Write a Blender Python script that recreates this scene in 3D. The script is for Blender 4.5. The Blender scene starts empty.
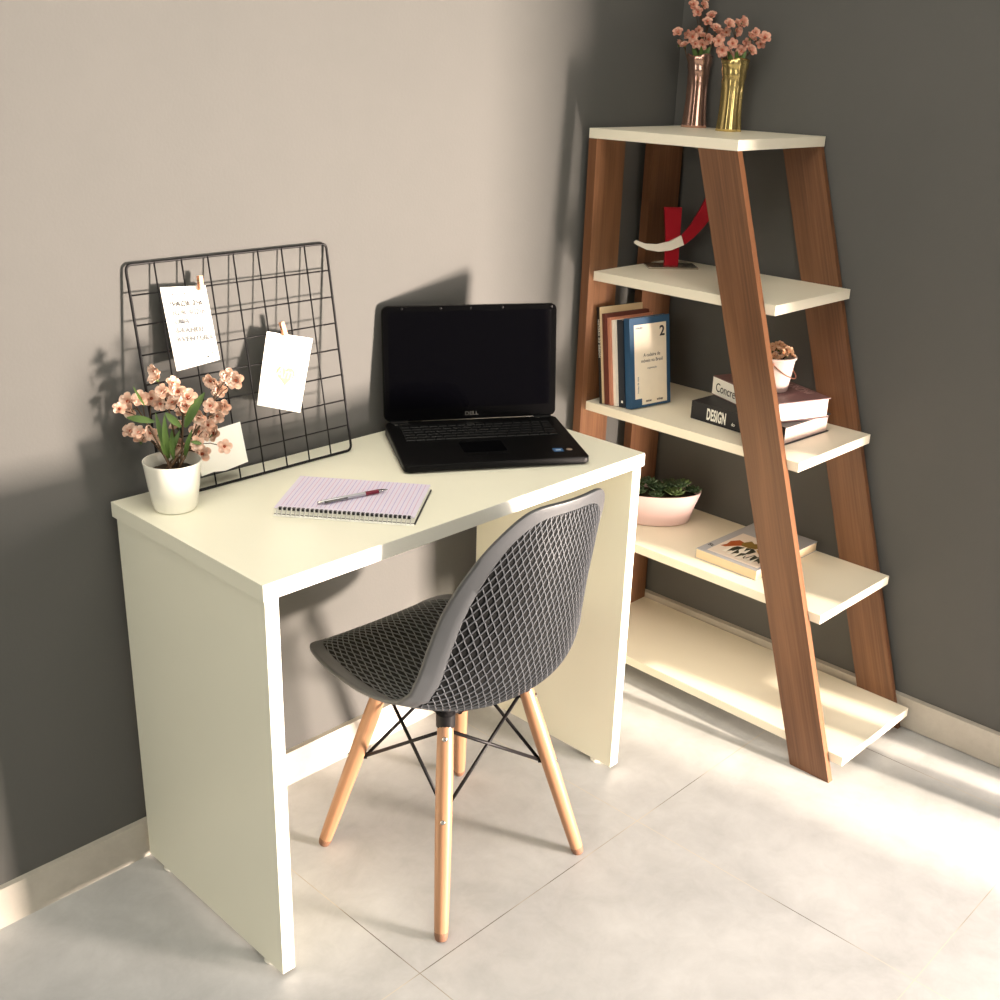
import bpy, bmesh, math, random
from mathutils import Vector, Matrix
random.seed(7)
PI = math.pi
C = bpy.context.scene.collection
SC = bpy.context.scene
R = math.radians

# ------------------------------------------------------------------ helpers
def srgb(r, g, b):
    def f(c):
        c /= 255.0
        return c / 12.92 if c <= .04045 else ((c + .055) / 1.055) ** 2.4
    return (f(r), f(g), f(b), 1)

def mat(name, col, rough=.5, metal=0., spec=.5, noise=0., nscale=20., bump=0., bscale=60., coat=0., trans=0., sub=0.):
    m = bpy.data.materials.new(name); m.use_nodes = True
    nt = m.node_tree; b = nt.nodes['Principled BSDF']
    b.inputs['Base Color'].default_value = col
    b.inputs['Roughness'].default_value = rough
    b.inputs['Metallic'].default_value = metal
    b.inputs['Specular IOR Level'].default_value = spec
    b.inputs['Coat Weight'].default_value = coat
    if trans: b.inputs['Transmission Weight'].default_value = trans
    tc = nt.nodes.new('ShaderNodeTexCoord')
    if noise:
        n = nt.nodes.new('ShaderNodeTexNoise'); n.inputs['Scale'].default_value = nscale; n.inputs['Detail'].default_value = 5
        nt.links.new(tc.outputs['Object'], n.inputs['Vector'])
        mx = nt.nodes.new('ShaderNodeMix'); mx.data_type = 'RGBA'
        mx.inputs[6].default_value = tuple(c * (1 - noise) for c in col[:3]) + (1,)
        mx.inputs[7].default_value = tuple(min(1, c * (1 + noise)) for c in col[:3]) + (1,)
        nt.links.new(n.outputs['Fac'], mx.inputs[0]); nt.links.new(mx.outputs[2], b.inputs['Base Color'])
    if bump:
        n2 = nt.nodes.new('ShaderNodeTexNoise'); n2.inputs['Scale'].default_value = bscale; n2.inputs['Detail'].default_value = 4
        nt.links.new(tc.outputs['Object'], n2.inputs['Vector'])
        bp = nt.nodes.new('ShaderNodeBump'); bp.inputs['Strength'].default_value = bump; bp.inputs['Distance'].default_value = .002
        nt.links.new(n2.outputs['Fac'], bp.inputs['Height']); nt.links.new(bp.outputs['Normal'], b.inputs['Normal'])
    return m

def wood(name, c1, c2, c3, stretch=(14, 14, .9), rough=.45, fine=60):
    """grain runs along the object's local Z"""
    m = bpy.data.materials.new(name); m.use_nodes = True
    nt = m.node_tree; b = nt.nodes['Principled BSDF']; L = nt.links.new
    tc = nt.nodes.new('ShaderNodeTexCoord'); mp = nt.nodes.new('ShaderNodeMapping')
    mp.inputs['Scale'].default_value = stretch
    L(tc.outputs['Object'], mp.inputs['Vector'])
    n = nt.nodes.new('ShaderNodeTexNoise'); n.inputs['Scale'].default_value = 1.6; n.inputs['Detail'].default_value = 6; n.inputs['Distortion'].default_value = .6
    L(mp.outputs['Vector'], n.inputs['Vector'])
    mp2 = nt.nodes.new('ShaderNodeMapping'); mp2.inputs['Scale'].default_value = (stretch[0] * 9, stretch[1] * 9, stretch[2] * 2.2)
    L(tc.outputs['Object'], mp2.inputs['Vector'])
    n2 = nt.nodes.new('ShaderNodeTexNoise'); n2.inputs['Scale'].default_value = 1.5; n2.inputs['Detail'].default_value = 3
    L(mp2.outputs['Vector'], n2.inputs['Vector'])
    cr = nt.nodes.new('ShaderNodeValToRGB'); e = cr.color_ramp.elements
    e[0].position = .3; e[0].color = c1; e[1].position = .7; e[1].color = c3
    x = e.new(.5); x.color = c2
    ad = nt.nodes.new('ShaderNodeMath'); ad.operation = 'MULTIPLY_ADD'; ad.inputs[1].default_value = .45
    L(n2.outputs['Fac'], ad.inputs[0])
    sb = nt.nodes.new('ShaderNodeMath'); sb.operation = 'MULTIPLY'; sb.inputs[1].default_value = .58
    L(n.outputs['Fac'], sb.inputs[0]); L(sb.outputs[0], ad.inputs[2])
    L(ad.outputs[0], cr.inputs['Fac']); L(cr.outputs['Color'], b.inputs['Base Color'])
    b.inputs['Roughness'].default_value = rough
    bp = nt.nodes.new('ShaderNodeBump'); bp.inputs['Strength'].default_value = .15; bp.inputs['Distance'].default_value = .001
    L(n2.outputs['Fac'], bp.inputs['Height']); L(bp.outputs['Normal'], b.inputs['Normal'])
    return m

def link(name, me, m=None, parent=None, smooth=False, loc=None, rot=None):
    o = bpy.data.objects.new(name, me); C.objects.link(o)
    if m is not None:
        for k in (m if isinstance(m, (list, tuple)) else [m]): me.materials.append(k)
    if parent is not None: o.parent = parent
    if loc is not None: o.location = loc
    if rot is not None: o.rotation_euler = rot
    if smooth:
        for p in me.polygons: p.use_smooth = True
        if smooth != True:
            try: me.set_sharp_from_angle(angle=R(smooth))
            except Exception: pass
    return o

def tag(o, label=None, cat=None, group=None, kind=None):
    if label: o['label'] = label
    if cat: o['category'] = cat
    if group: o['group'] = group
    if kind: o['kind'] = kind
    return o

def thing(name, label, cat, loc=(0, 0, 0), rotz=0., group=None, rot=None):
    o = bpy.data.objects.new(name, None); C.objects.link(o)
    o.location = loc; o.rotation_euler = rot if rot else (0, 0, rotz)
    o.empty_display_size = .02
    return tag(o, label, cat, group)

class G:
    """collects shapes into one mesh"""
    def __init__(s): s.v = []; s.f = []; s.mi = []
    def add(s, v, f, mi=0):
        n = len(s.v); s.v += [tuple(p) for p in v]; s.f += [tuple(i + n for i in q) for q in f]; s.mi += [mi] * len(f)
        return s
    def box(s, lo, hi, M=None, mi=0):
        x0, y0, z0 = lo; x1, y1, z1 = hi
        v = [(x0, y0, z0), (x1, y0, z0), (x1, y1, z0), (x0, y1, z0), (x0, y0, z1), (x1, y0, z1), (x1, y1, z1), (x0, y1, z1)]
        if M is not None: v = [M @ Vector(p) for p in v]
        return s.add(v, [(0, 3, 2, 1), (4, 5, 6, 7), (0, 1, 5, 4), (1, 2, 6, 5), (2, 3, 7, 6), (3, 0, 4, 7)], mi)
    def prism(s, poly, z0, z1, M=None, mi=0):
        n = len(poly)
        v = [Vector((x, y, z0)) for x, y in poly] + [Vector((x, y, z1)) for x, y in poly]
        if M is not None: v = [M @ p for p in v]
        return s.add(v, [tuple(range(n - 1, -1, -1)), tuple(range(n, 2 * n))] + [(i, (i + 1) % n, n + (i + 1) % n, n + i) for i in range(n)], mi)
    def lathe(s, prof, seg=32, c=(0, 0, 0), mi=0, fr=None, M=None):
        v = []; f = []; n = len(prof)
        for j in range(seg):
            a = 2 * PI * j / seg
            for i, (r, z) in enumerate(prof):
                k = fr(a, i / (n - 1)) if fr else 1
                p = Vector((c[0] + r * k * math.cos(a), c[1] + r * k * math.sin(a), c[2] + z))
                v.append(M @ p if M is not None else p)
        for j in range(seg):
            for i in range(n - 1):
                a = j * n + i; b = ((j + 1) % seg) * n + i
                f.append((a, b, b + 1, a + 1))
        if prof[0][0] > 1e-6: f.append(tuple(((seg - 1 - j) * n) for j in range(seg)))
        if prof[-1][0] > 1e-6: f.append(tuple(j * n + n - 1 for j in range(seg)))
        return s.add(v, f, mi)
    def tube(s, pts, rad, seg=8, mi=0, closed=False):
        pts = [Vector(p) for p in pts]; n = len(pts)
        rs = rad if isinstance(rad, (list, tuple)) else [rad] * n
        v = []; f = []; up = None
        for i, p in enumerate(pts):
            if closed: t = pts[(i + 1) % n] - pts[i - 1]
            else: t = (pts[min(i + 1, n - 1)] - pts[max(i - 1, 0)])
            t.normalize()
            if up is None: up = Vector((0, 0, 1)) if abs(t.z) < .9 else Vector((1, 0, 0))
            a = t.cross(up); a.normalize(); b = a.cross(t); up = b
            for k in range(seg):
                w = 2 * PI * k / seg
                v.append(p + (a * math.cos(w) + b * math.sin(w)) * rs[i])
        m = n if closed else n - 1
        for i in range(m):
            for k in range(seg):
                i2 = (i + 1) % n
                f.append((i * seg + k, i * seg + (k + 1) % seg, i2 * seg + (k + 1) % seg, i2 * seg + k))
        if not closed:
            f.append(tuple(range(seg - 1, -1, -1))); f.append(tuple((n - 1) * seg + k for k in range(seg)))
        return s.add(v, f, mi)
    def mesh(s, bevel=0., clean=False):
        me = bpy.data.meshes.new('m'); me.from_pydata(s.v, [], s.f)
        for p, i in zip(me.polygons, s.mi): p.material_index = i
        bm = bmesh.new(); bm.from_mesh(me)
        if clean: bmesh.ops.remove_doubles(bm, verts=bm.verts, dist=1e-6)
        bmesh.ops.recalc_face_normals(bm, faces=bm.faces)
        if bevel: bmesh.ops.bevel(bm, geom=bm.edges[:], offset=bevel, segments=2, profile=.5, affect='EDGES')
        bm.to_mesh(me); bm.free(); me.update()
        return me
    def obj(s, name, m, parent=None, smooth=False, bevel=0., loc=None, rot=None, clean=False):
        me = s.mesh(bevel, clean); me.name = name
        return link(name, me, m, parent, smooth, loc, rot)

def box(name, lo, hi, m, parent=None, bevel=0., loc=None, rot=None):
    return G().box(lo, hi).obj(name, m, parent, bevel=bevel, loc=loc, rot=rot)

def struct(name, lo, hi, m):
    return tag(box(name, lo, hi, m), kind='structure')

def frame(o, x, y):
    """matrix whose local XY plane lies along x, y at origin o"""
    x = Vector(x).normalized(); y = Vector(y); y = (y - x * y.dot(x)).normalized(); z = x.cross(y)
    M = Matrix((x, y, z)).transposed().to_4x4(); M.translation = Vector(o)
    return M

def text(name, body, size, m, parent, M, sx=1., align='LEFT', bold=0., depth=.0002, space=1., line=1., shear=0.):
    cu = bpy.data.curves.new(name, 'FONT'); cu.body = body; cu.size = size; cu.align_x = align
    cu.extrude = depth; cu.offset = bold; cu.space_character = space; cu.space_line = line; cu.shear = shear
    t = bpy.data.objects.new('t', cu); C.objects.link(t)
    bpy.context.view_layer.update()
    me = bpy.data.meshes.new_from_object(t.evaluated_get(bpy.context.evaluated_depsgraph_get()))
    bpy.data.objects.remove(t)
    me.transform(Matrix.Diagonal((sx, 1, 1, 1))); me.transform(M)
    me.materials.clear()
    return link(name, me, m, parent)

# ------------------------------------------------------------------ materials
M_lam = mat('white_laminate', srgb(242, 240, 221), .38, noise=.015, nscale=6)
M_edge = mat('white_edge_band', srgb(244, 242, 232), .35)
M_shelf = mat('cream_shelf_laminate', srgb(238, 231, 212), .4, noise=.02, nscale=8)
M_walnut = wood('walnut_laminate', srgb(82, 52, 32), srgb(108, 72, 46), srgb(130, 90, 60), stretch=(16, 16, 1.1))
M_walnut_edge = wood('walnut_edge_band', srgb(92, 58, 36), srgb(108, 70, 44), srgb(120, 80, 52), stretch=(10, 10, .8))
M_beech = wood('beech_wood', srgb(138, 100, 72), srgb(158, 118, 88), srgb(170, 130, 100), stretch=(12, 12, .9), rough=.42)
M_beech_tip = mat('worn_beech_tip', srgb(118, 84, 64), .6, noise=.2, nscale=60)
M_black = mat('black_wire', srgb(15, 13, 15), .5, spec=.25)
M_net = mat('grey_plastic', srgb(84, 87, 92), .42, bump=.05)
M_rimm = mat('grey_plastic_rim', srgb(70, 72, 75), .4, bump=.12, bscale=500)
M_panel = mat('dark_recessed_plastic', srgb(10, 11, 12), .8, spec=.2)
M_white_cer = mat('white_ceramic', srgb(240, 238, 226), .25, coat=.2)
M_soil = mat('dark_soil', srgb(62, 52, 40), .95, noise=.5, nscale=120, bump=.8, bscale=200)
M_pink_cer = mat('pale_pink_ceramic', srgb(222, 194, 192), .35)
M_leaf = mat('leaf_green', srgb(78, 104, 46), .5, noise=.35, nscale=30)
M_stem = mat('brown_green_stem', srgb(84, 62, 40), .7, noise=.3, nscale=60)
M_petal = mat('peach_petal', srgb(254, 216, 196), .6, noise=.13, nscale=70)
M_petal2 = mat('pale_petal', srgb(254, 226, 210), .6, noise=.12, nscale=70)
M_heart = mat('flower_heart', srgb(186, 104, 76), .7, noise=.3, nscale=300)
M_steel = mat('steel', srgb(190, 188, 184), .25, metal=1)
M_paper = mat('white_card', srgb(250, 249, 240), .8)
M_pages = mat('book_pages', srgb(236, 222, 200), .8, noise=.04, nscale=200)
M_ink = mat('grey_ink', srgb(104, 106, 110), .8)
M_ink2 = mat('dark_ink', srgb(44, 42, 46), .8)
M_gold_ink = mat('pale_yellow_ink', srgb(226, 208, 116), .8)
M_laptop = mat('gloss_black_plastic', srgb(5, 5, 6), .14, spec=.13)
M_laptop2 = mat('matte_black_plastic', srgb(6, 6, 7), .42, spec=.13, bump=.2, bscale=900)
M_screen = mat('glass_screen', srgb(3, 3, 5), .06, spec=.12)
M_key = mat('black_key', srgb(10, 10, 11), .4, spec=.25)

def wall_mat():
    m = mat('grey_wall_paint', srgb(112, 107, 106), .85, spec=.25)
    nt = m.node_tree; b = nt.nodes['Principled BSDF']; L = nt.links.new
    tc = nt.nodes.new('ShaderNodeTexCoord')
    n = nt.nodes.new('ShaderNodeTexNoise'); n.inputs['Scale'].default_value = 3; n.inputs['Detail'].default_value = 8; n.inputs['Roughness'].default_value = .7
    L(tc.outputs['Object'], n.inputs['Vector'])
    mx = nt.nodes.new('ShaderNodeMix'); mx.data_type = 'RGBA'
    mx.inputs[6].default_value = srgb(88, 88, 86); mx.inputs[7].default_value = srgb(95, 94, 92)
    L(n.outputs['Fac'], mx.inputs[0]); L(mx.outputs[2], b.inputs['Base Color'])
    n2 = nt.nodes.new('ShaderNodeTexNoise'); n2.inputs['Scale'].default_value = 180; n2.inputs['Detail'].default_value = 3
    L(tc.outputs['Object'], n2.inputs['Vector'])
    bp = nt.nodes.new('ShaderNodeBump'); bp.inputs['Strength'].default_value = .12; bp.inputs['Distance'].default_value = .002
    L(n2.outputs['Fac'], bp.inputs['Height']); L(bp.outputs['Normal'], b.inputs['Normal'])
    return m
M_wall = wall_mat()

def tile_mat(name, base, grout=True, tone=1.):
    m = bpy.data.materials.new(name); m.use_nodes = True
    nt = m.node_tree; b = nt.nodes['Principled BSDF']; L = nt.links.new; N = nt.nodes.new
    geo = N('ShaderNodeNewGeometry'); sp = N('ShaderNodeSeparateXYZ'); L(geo.outputs['Position'], sp.inputs[0])
    def noise(sc, det, rough, vec):
        n = N('ShaderNodeTexNoise'); n.inputs['Scale'].default_value = sc; n.inputs['Detail'].default_value = det; n.inputs['Roughness'].default_value = rough
        n.inputs['Distortion'].default_value = .5
        L(vec, n.inputs['Vector']); return n
    n1 = noise(2.6, 7, .62, geo.outputs['Position']); n2 = noise(14, 6, .7, geo.outputs['Position'])
    ad = N('ShaderNodeMath'); ad.operation = 'MULTIPLY_ADD'; ad.inputs[1].default_value = .35
    L(n2.outputs['Fac'], ad.inputs[0]); s = N('ShaderNodeMath'); s.operation = 'MULTIPLY'; s.inputs[1].default_value = .65
    L(n1.outputs['Fac'], s.inputs[0]); L(s.outputs[0], ad.inputs[2])
    cr = N('ShaderNodeValToRGB'); e = cr.color_ramp.elements
    e[0].position = .36; e[0].color = srgb(*[c - 15 for c in base]); e[1].position = .64; e[1].color = srgb(*[min(255, c + 12) for c in base])
    L(ad.outputs[0], cr.inputs['Fac'])
    last = cr.outputs['Color']
    if grout:
        masks = []
        for out, off in (('X', .182), ('Y', 0.)):
            a = N('ShaderNodeMath'); a.operation = 'SUBTRACT'; a.inputs[1].default_value = off; L(sp.outputs[out], a.inputs[0])
            d = N('ShaderNodeMath'); d.operation = 'DIVIDE'; d.inputs[1].default_value = .6125; L(a.outputs[0], d.inputs[0])
            fr = N('ShaderNodeMath'); fr.operation = 'FRACT'; L(d.outputs[0], fr.inputs[0])
            c = N('ShaderNodeMath'); c.operation = 'SUBTRACT'; c.inputs[1].default_value = .5; L(fr.outputs[0], c.inputs[0])
            ab = N('ShaderNodeMath'); ab.operation = 'ABSOLUTE'; L(c.outputs[0], ab.inputs[0])
            g = N('ShaderNodeMath'); g.operation = 'GREATER_THAN'; g.inputs[1].default_value = .5 - .0009 / .6125; L(ab.outputs[0], g.inputs[0])
            masks.append(g)
        mxm = N('ShaderNodeMath'); mxm.operation = 'MAXIMUM'; L(masks[0].outputs[0], mxm.inputs[0]); L(masks[1].outputs[0], mxm.inputs[1])
        # the joint is pale in some stretches and dirty in others
        n3 = noise(3.1, 2, .5, geo.outputs['Position'])
        gr = N('ShaderNodeValToRGB'); ge = gr.color_ramp.elements
        ge[0].position = .44; ge[0].color = srgb(96, 88, 80); ge[1].position = .56; ge[1].color = srgb(196, 188, 174)
        L(n3.outputs['Fac'], gr.inputs['Fac'])
        mx = N('ShaderNodeMix'); mx.data_type = 'RGBA'
        L(mxm.outputs[0], mx.inputs[0]); L(cr.outputs['Color'], mx.inputs[6]); L(gr.outputs['Color'], mx.inputs[7])
        last = mx.outputs[2]
    L(last, b.inputs['Base Color'])
    b.inputs['Roughness'].default_value = .42; b.inputs['Specular IOR Level'].default_value = .4
    return m
M_floor = tile_mat('cement_floor_tile', (182, 183, 184))
M_base = tile_mat('cement_skirting_tile', (188, 182, 172), grout=False)
M_ceil = mat('white_ceiling_paint', srgb(238, 236, 230), .9)
M_offwall = mat('grey_side_wall_paint', srgb(130, 128, 124), .9)

# ------------------------------------------------------------------ the room
XW = 1.571                     # face of the right wall
PY0, PY1 = -1.58, -1.50        # unseen balcony frame, shaped to limit the light, right of the camera's view
OX0, OH = .50, 1.35            # its opening, under an added header that cuts off the sun
struct('floor', (-3.0, -2.62, -.1), (XW + .1, .12, 0), M_floor)
struct('wall_back', (-3.0, 0, 0), (XW + .1, .12, 2.75), M_wall)
struct('wall_right', (XW, PY0, 0), (XW + .1, 0, 2.75), M_wall)
struct('wall_left', (-3.0, -2.62, 0), (-2.9, 0, 2.75), M_offwall)
struct('ceiling', (-3.0, -2.62, 2.65), (XW + .1, .12, 2.75), M_ceil)
struct('wall_front', (-2.9, -2.62, 0), (1.02, -2.52, 2.65), M_offwall)
g = G().box((OX0, PY0, 0), (OX0 + .05, PY1, OH)).box((OX0, PY0, OH), (XW, PY1, 2.65))
tag(g.obj('sun_cutoff_frame', M_offwall), kind='structure')
struct('door_1', (1.413, -1.535, 0), (1.500, -1.50, OH), M_edge)
struct('gap_blocker', (1.500, -1.535, .70), (1.571, -1.50, OH), M_edge)  # added panel that blocks light through the gap beside the post
struct('baseboard_back', (-2.9, -.0125, 0), (XW, 0, .081), M_base)
struct('baseboard_right', (XW - .016, PY1, 0.0025), (XW, -.0125, .081), M_base)
# outdoor terrace floor, and an added wall that blocks part of the sun
struct('sun_blocker', (-.5, -4.3, 0), (1.50, -4.2, 2.9), M_offwall)
struct('floor_terrace', (-.5, -5, -.12), (4, -2.62, -.01), M_ceil)

# ------------------------------------------------------------------ desk
DW, DD, DT = .9215, .4641, .0278
desk = thing('desk', 'white laminate writing desk with two slab side panels, under the laptop', 'desk', (0, 0, 0))
box('desktop', (0, -DD, .75 - DT), (DW, -.0128, .75), M_lam, desk, bevel=.0006)
box('front_edge_band', (0.0006, -DD - .0006, .75 - DT + .0006), (DW - .0006, -DD, .7494), M_edge, desk)
for x0 in (.0045, DW - .0045 - .0255):
    box('side_panel', (x0, -DD + .0045, .010), (x0 + .0255, -.020, .75 - DT), M_lam, desk, bevel=.0006)
    box('front_edge_band', (x0 + .0006, -DD + .0039, .011), (x0 + .0249, -DD + .0045, .75 - DT - .0006), M_edge, desk)
    xc = x0 + .0128
    for yy in (-DD + .055, -.075):
        G().lathe([(.004, .0), (.012, 0), (.014, .003), (.013, .008), (.006, .0102)], 20, (xc, yy, 0)).obj('foot', M_white_cer, desk, smooth=40)
mk = box('edge_mark', (.005, -DD - .0009, .7455), (.020, -DD - .0006, .7485), mat('grey_scuff', srgb(150, 142, 140), .7), desk)
tag(mk, 'small grey scuff on the front corner')

# ------------------------------------------------------------------ ladder bookcase
SX, SY = 1.5682, -.1
book = thing('bookcase', 'ladder bookcase with five white shelves on walnut plank legs, in the corner', 'bookcase', (SX, SY, 0), R(-.8675))
Xf, Xb, tl, ts, wl = 1.2247 - SX, 0., .0171, .0217, .0987
def yy(y): return y - SY
Z = [1.3438, 1.0221, .703, .3791, .0664]
NY = [-.4227, -.5438, -.6448, -.745, -.8468]
FYo, FYi = -.0218, -.0455
for i, (z, n) in enumerate(zip(Z, NY)):
    if i == 0: a, b, f_ = Xf, Xb, FYo
    else: a, b, f_ = Xf + tl, Xb - tl, FYi
    box('shelf', (a, yy(n), z - ts), (b, yy(f_), z), M_shelf, book, bevel=.0005)
# near pair of legs: planks in the plane of the shelf fronts, leaning out
zt = Z[0] - ts; ln = -.8306
ang = math.atan2(NY[0] - ln, zt)
def lean_leg(x0, x1):
    # built along its own local Z so the grain follows the plank
    L_ = zt / math.cos(ang)
    o = Vector((x0, yy(ln), 0)); w = wl
    Mi = Matrix.Translation(o) @ Matrix.Rotation(-ang, 4, 'X')
    inv = Mi.inverted()
    corners = [(0, ln), (0, ln + w), (zt, NY[0] + w), (zt, NY[0])]
    v = [inv @ Vector((x, yy(y), z)) for x in (x0, x1) for z, y in corners]
    f = [(0, 1, 2, 3), (7, 6, 5, 4), (0, 4, 5, 1), (1, 5, 6, 2), (2, 6, 7, 3)]
    g = G().add(v, f); g.add([v[0], v[3], v[7], v[4]], [(0, 1, 2, 3)], 1)
    ob = g.obj('leg', [M_walnut, M_walnut_edge], book, clean=True)
    ob.location = o; ob.rotation_euler = (-ang, 0, 0)
lean_leg(Xf, Xf + tl)
lean_leg(Xb - tl, Xb - tl + .0135)
# far pair: upright planks across the shelf ends
for x0, x1 in ((Xf, 1.3282 - SX), (1.4340 - SX, 1.5520 - SX)):
    g = G().box((x0 + .0006, 0, 0), (x1, FYo - FYi, zt)).box((x0, .0004, 0.0004), (x0 + .0006, FYo - FYi - .0004, zt - .0004), mi=1)
    g.obj('leg', [M_walnut, M_walnut_edge], book, loc=(0, yy(FYi), 0))

# ------------------------------------------------------------------ chair
CX, CY, CR = .450, -.408, R(-2.0)
chair = thing('chair', 'grey plastic shell chair with diamond net pattern and beech dowel legs', 'chair', (CX, CY, 0), CR)
# centre line of the shell: v -> (y, z, half width, edge lift, edge pull forward)
ROWS = [(.258, .388, .158, .004, 0.), (.250, .409, .188, .006, 0.), (.200, .424, .210, .012, 0.), (.105, .420, .226, .026, 0.),
        (.000, .410, .232, .044, .000), (-.095, .409, .228, .058, .016), (-.160, .428, .218, .060, .044), (-.204, .480, .205, .044, .076),
        (-.228, .556, .193, .022, .090), (-.246, .636, .180, .010, .092), (-.259, .712, .166, .006, .078), (-.266, .779, .152, .006, .056), (-.274, .838, .130, .010, .034)]
def shell(u, t):
    e6 = abs(u) ** 4
    t = .06 * e6 + t * (1 - .06 * e6 - .02 * abs(u) ** 8)
    x = t * (len(ROWS) - 1); i = min(int(x), len(ROWS) - 2); f = x - i
    P = [ROWS[max(i - 1, 0)], ROWS[i], ROWS[i + 1], ROWS[min(i + 2, len(ROWS) - 1)]]
    r = [.5 * (2 * P[1][k] + (P[2][k] - P[0][k]) * f + (2 * P[0][k] - 5 * P[1][k] + 4 * P[2][k] - P[3][k]) * f * f + (3 * P[1][k] - P[0][k] - 3 * P[2][k] + P[3][k]) * f ** 3) for k in range(5)]
    a = abs(u) ** 2.2
    return Vector((r[2] * u * (1 - .03 * u * u), r[0] + r[4] * a, r[1] + r[3] * a))
def snorm(u, t):
    e = .004
    u0, u1, t0, t1 = max(u - e, -1), min(u + e, 1), max(t - e, 0), min(t + e, 1)
    n = (shell(u1, t) - shell(u0, t)).cross(shell(u, t1) - shell(u, t0))
    n.normalize(); return -n     # inner (sitting) side
UE, T0, T1 = .845, .042, .964
NU, NT = 44, 90
v = []; f = []
for sgn in (1, -1):
    for j in range(NT + 1):
        for i in range(NU + 1):
            p = -1 + 2 * i / NU; q_ = -1 + 2 * j / NT; e = 3.6 if q_ < 0 else 4.
            k = max(abs(p), abs(q_)) / max((abs(p) ** e + abs(q_) ** e) ** (1 / e), 1e-9)
            u = p * k * (UE + .02); t = (T0 + T1) / 2 + q_ * k * ((T1 - T0) / 2 + .008)
            v.append(shell(u, t) + snorm(u, t) * .0012 * sgn)
n1 = (NU + 1) * (NT + 1)
for s in (0, n1):
    for j in range(NT):
        for i in range(NU):
            a = s + j * (NU + 1) + i
            f.append((a, a + 1, a + NU + 2, a + NU + 1))
G().add(v, f).obj('seat_shell', M_panel, chair, smooth=True)
# solid outer border of the shell
per = []
rc = .30
def perim(k, K=260):
    # rounded square in (p, q) in [-1, 1]
    a = 2 * PI * k / K; c, s = math.cos(a), math.sin(a); e = 2 / (3.6 if s < 0 else 4.)
    return (math.copysign(abs(c) ** e, c), math.copysign(abs(s) ** e, s))
K = 260; prof = []
for fr_, h in ((0, .0012), (0.04, .0028), (.4, .0032), (.8, .0040), (.95, .0036), (1., .0016)): prof.append((fr_, h))
for fr_, h in reversed(prof[:]): prof.append((fr_, -h))
v = []; f = []; NP = len(prof)
pq = [perim(k) for k in range(K)]
for p, q_ in pq:
    for fr_, h in prof:
        ui, ti = p * UE, (T0 + T1) / 2 + q_ * (T1 - T0) / 2
        uo, to = p * .9999, .5 + q_ * .5
        u = ui + (uo - ui) * fr_; t = min(max(ti + (to - ti) * fr_, 0), 1)
        v.append(shell(u, t) + snorm(u, t) * h)
for k in range(K):
    for j in range(NP):
        a = k * NP + j; b = ((k + 1) % K) * NP + j; a2 = k * NP + (j + 1) % NP; b2 = ((k + 1) % K) * NP + (j + 1) % NP
        f.append((a, b, b2, a2))
G().add(v, f).obj('rim', M_rimm, chair, smooth=50)
# raised diamond net on both faces
g = G()
CA, CB = .0140 / .205, .0245 / .86      # cell size in u and in t
def rc_in(u, t):
    p = u / (UE + .01); q_ = (t - (T0 + T1) / 2) / ((T1 - T0) / 2 + .005)
    e = 3.6 if q_ < 0 else 4.
    return abs(p) ** e + abs(q_) ** e < 1
STEP = 4
for sgn in (1, -1):
    for fam in (1, -1):
        nl = int(1 / CB + 2 / CA) + 4
        for k in range(-nl, nl):
            run = []
            NS = int((1 / CB) * STEP)
            for i in range(NS + 1):
                t = i / NS
                u = (k + fam * t / CB) * CA
                # lines swell and pinch a little, as moulded ones do
                u += .003 * fam * math.sin(2 * PI * t / CB)
                ok = abs(u) < .99 and rc_in(u, t)
                if ok: run.append((u, t))
                if (not ok or i == NS) and len(run) > 1:
                    vs = []; fs = []
                    for a, (uu, tt) in enumerate(run):
                        P0 = shell(uu, tt); N0 = snorm(uu, tt) * sgn
                        nxt = run[min(a + 1, len(run) - 1)]; prv = run[max(a - 1, 0)]
                        T_ = (shell(*nxt) - shell(*prv)).normalized(); S_ = T_.cross(N0).normalized()
                        vs += [P0 + S_ * .0011 + N0 * .0005, P0 + S_ * .0006 + N0 * .0030, P0 - S_ * .0006 + N0 * .0030, P0 - S_ * .0011 + N0 * .0005]
                        if a:
                            b = a * 4
                            fs += [(b - 4, b - 3, b + 1, b), (b - 3, b - 2, b + 2, b + 1), (b - 2, b - 1, b + 3, b + 2)]
                    g.add(vs, fs)
                    run = []
                elif not ok: run = []
me = bpy.data.meshes.new('diamond_net'); me.from_pydata(g.v, [], g.f)
tag(link('diamond_net', me, M_net, chair), 'raised grey diamond net over the dark shell')
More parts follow.
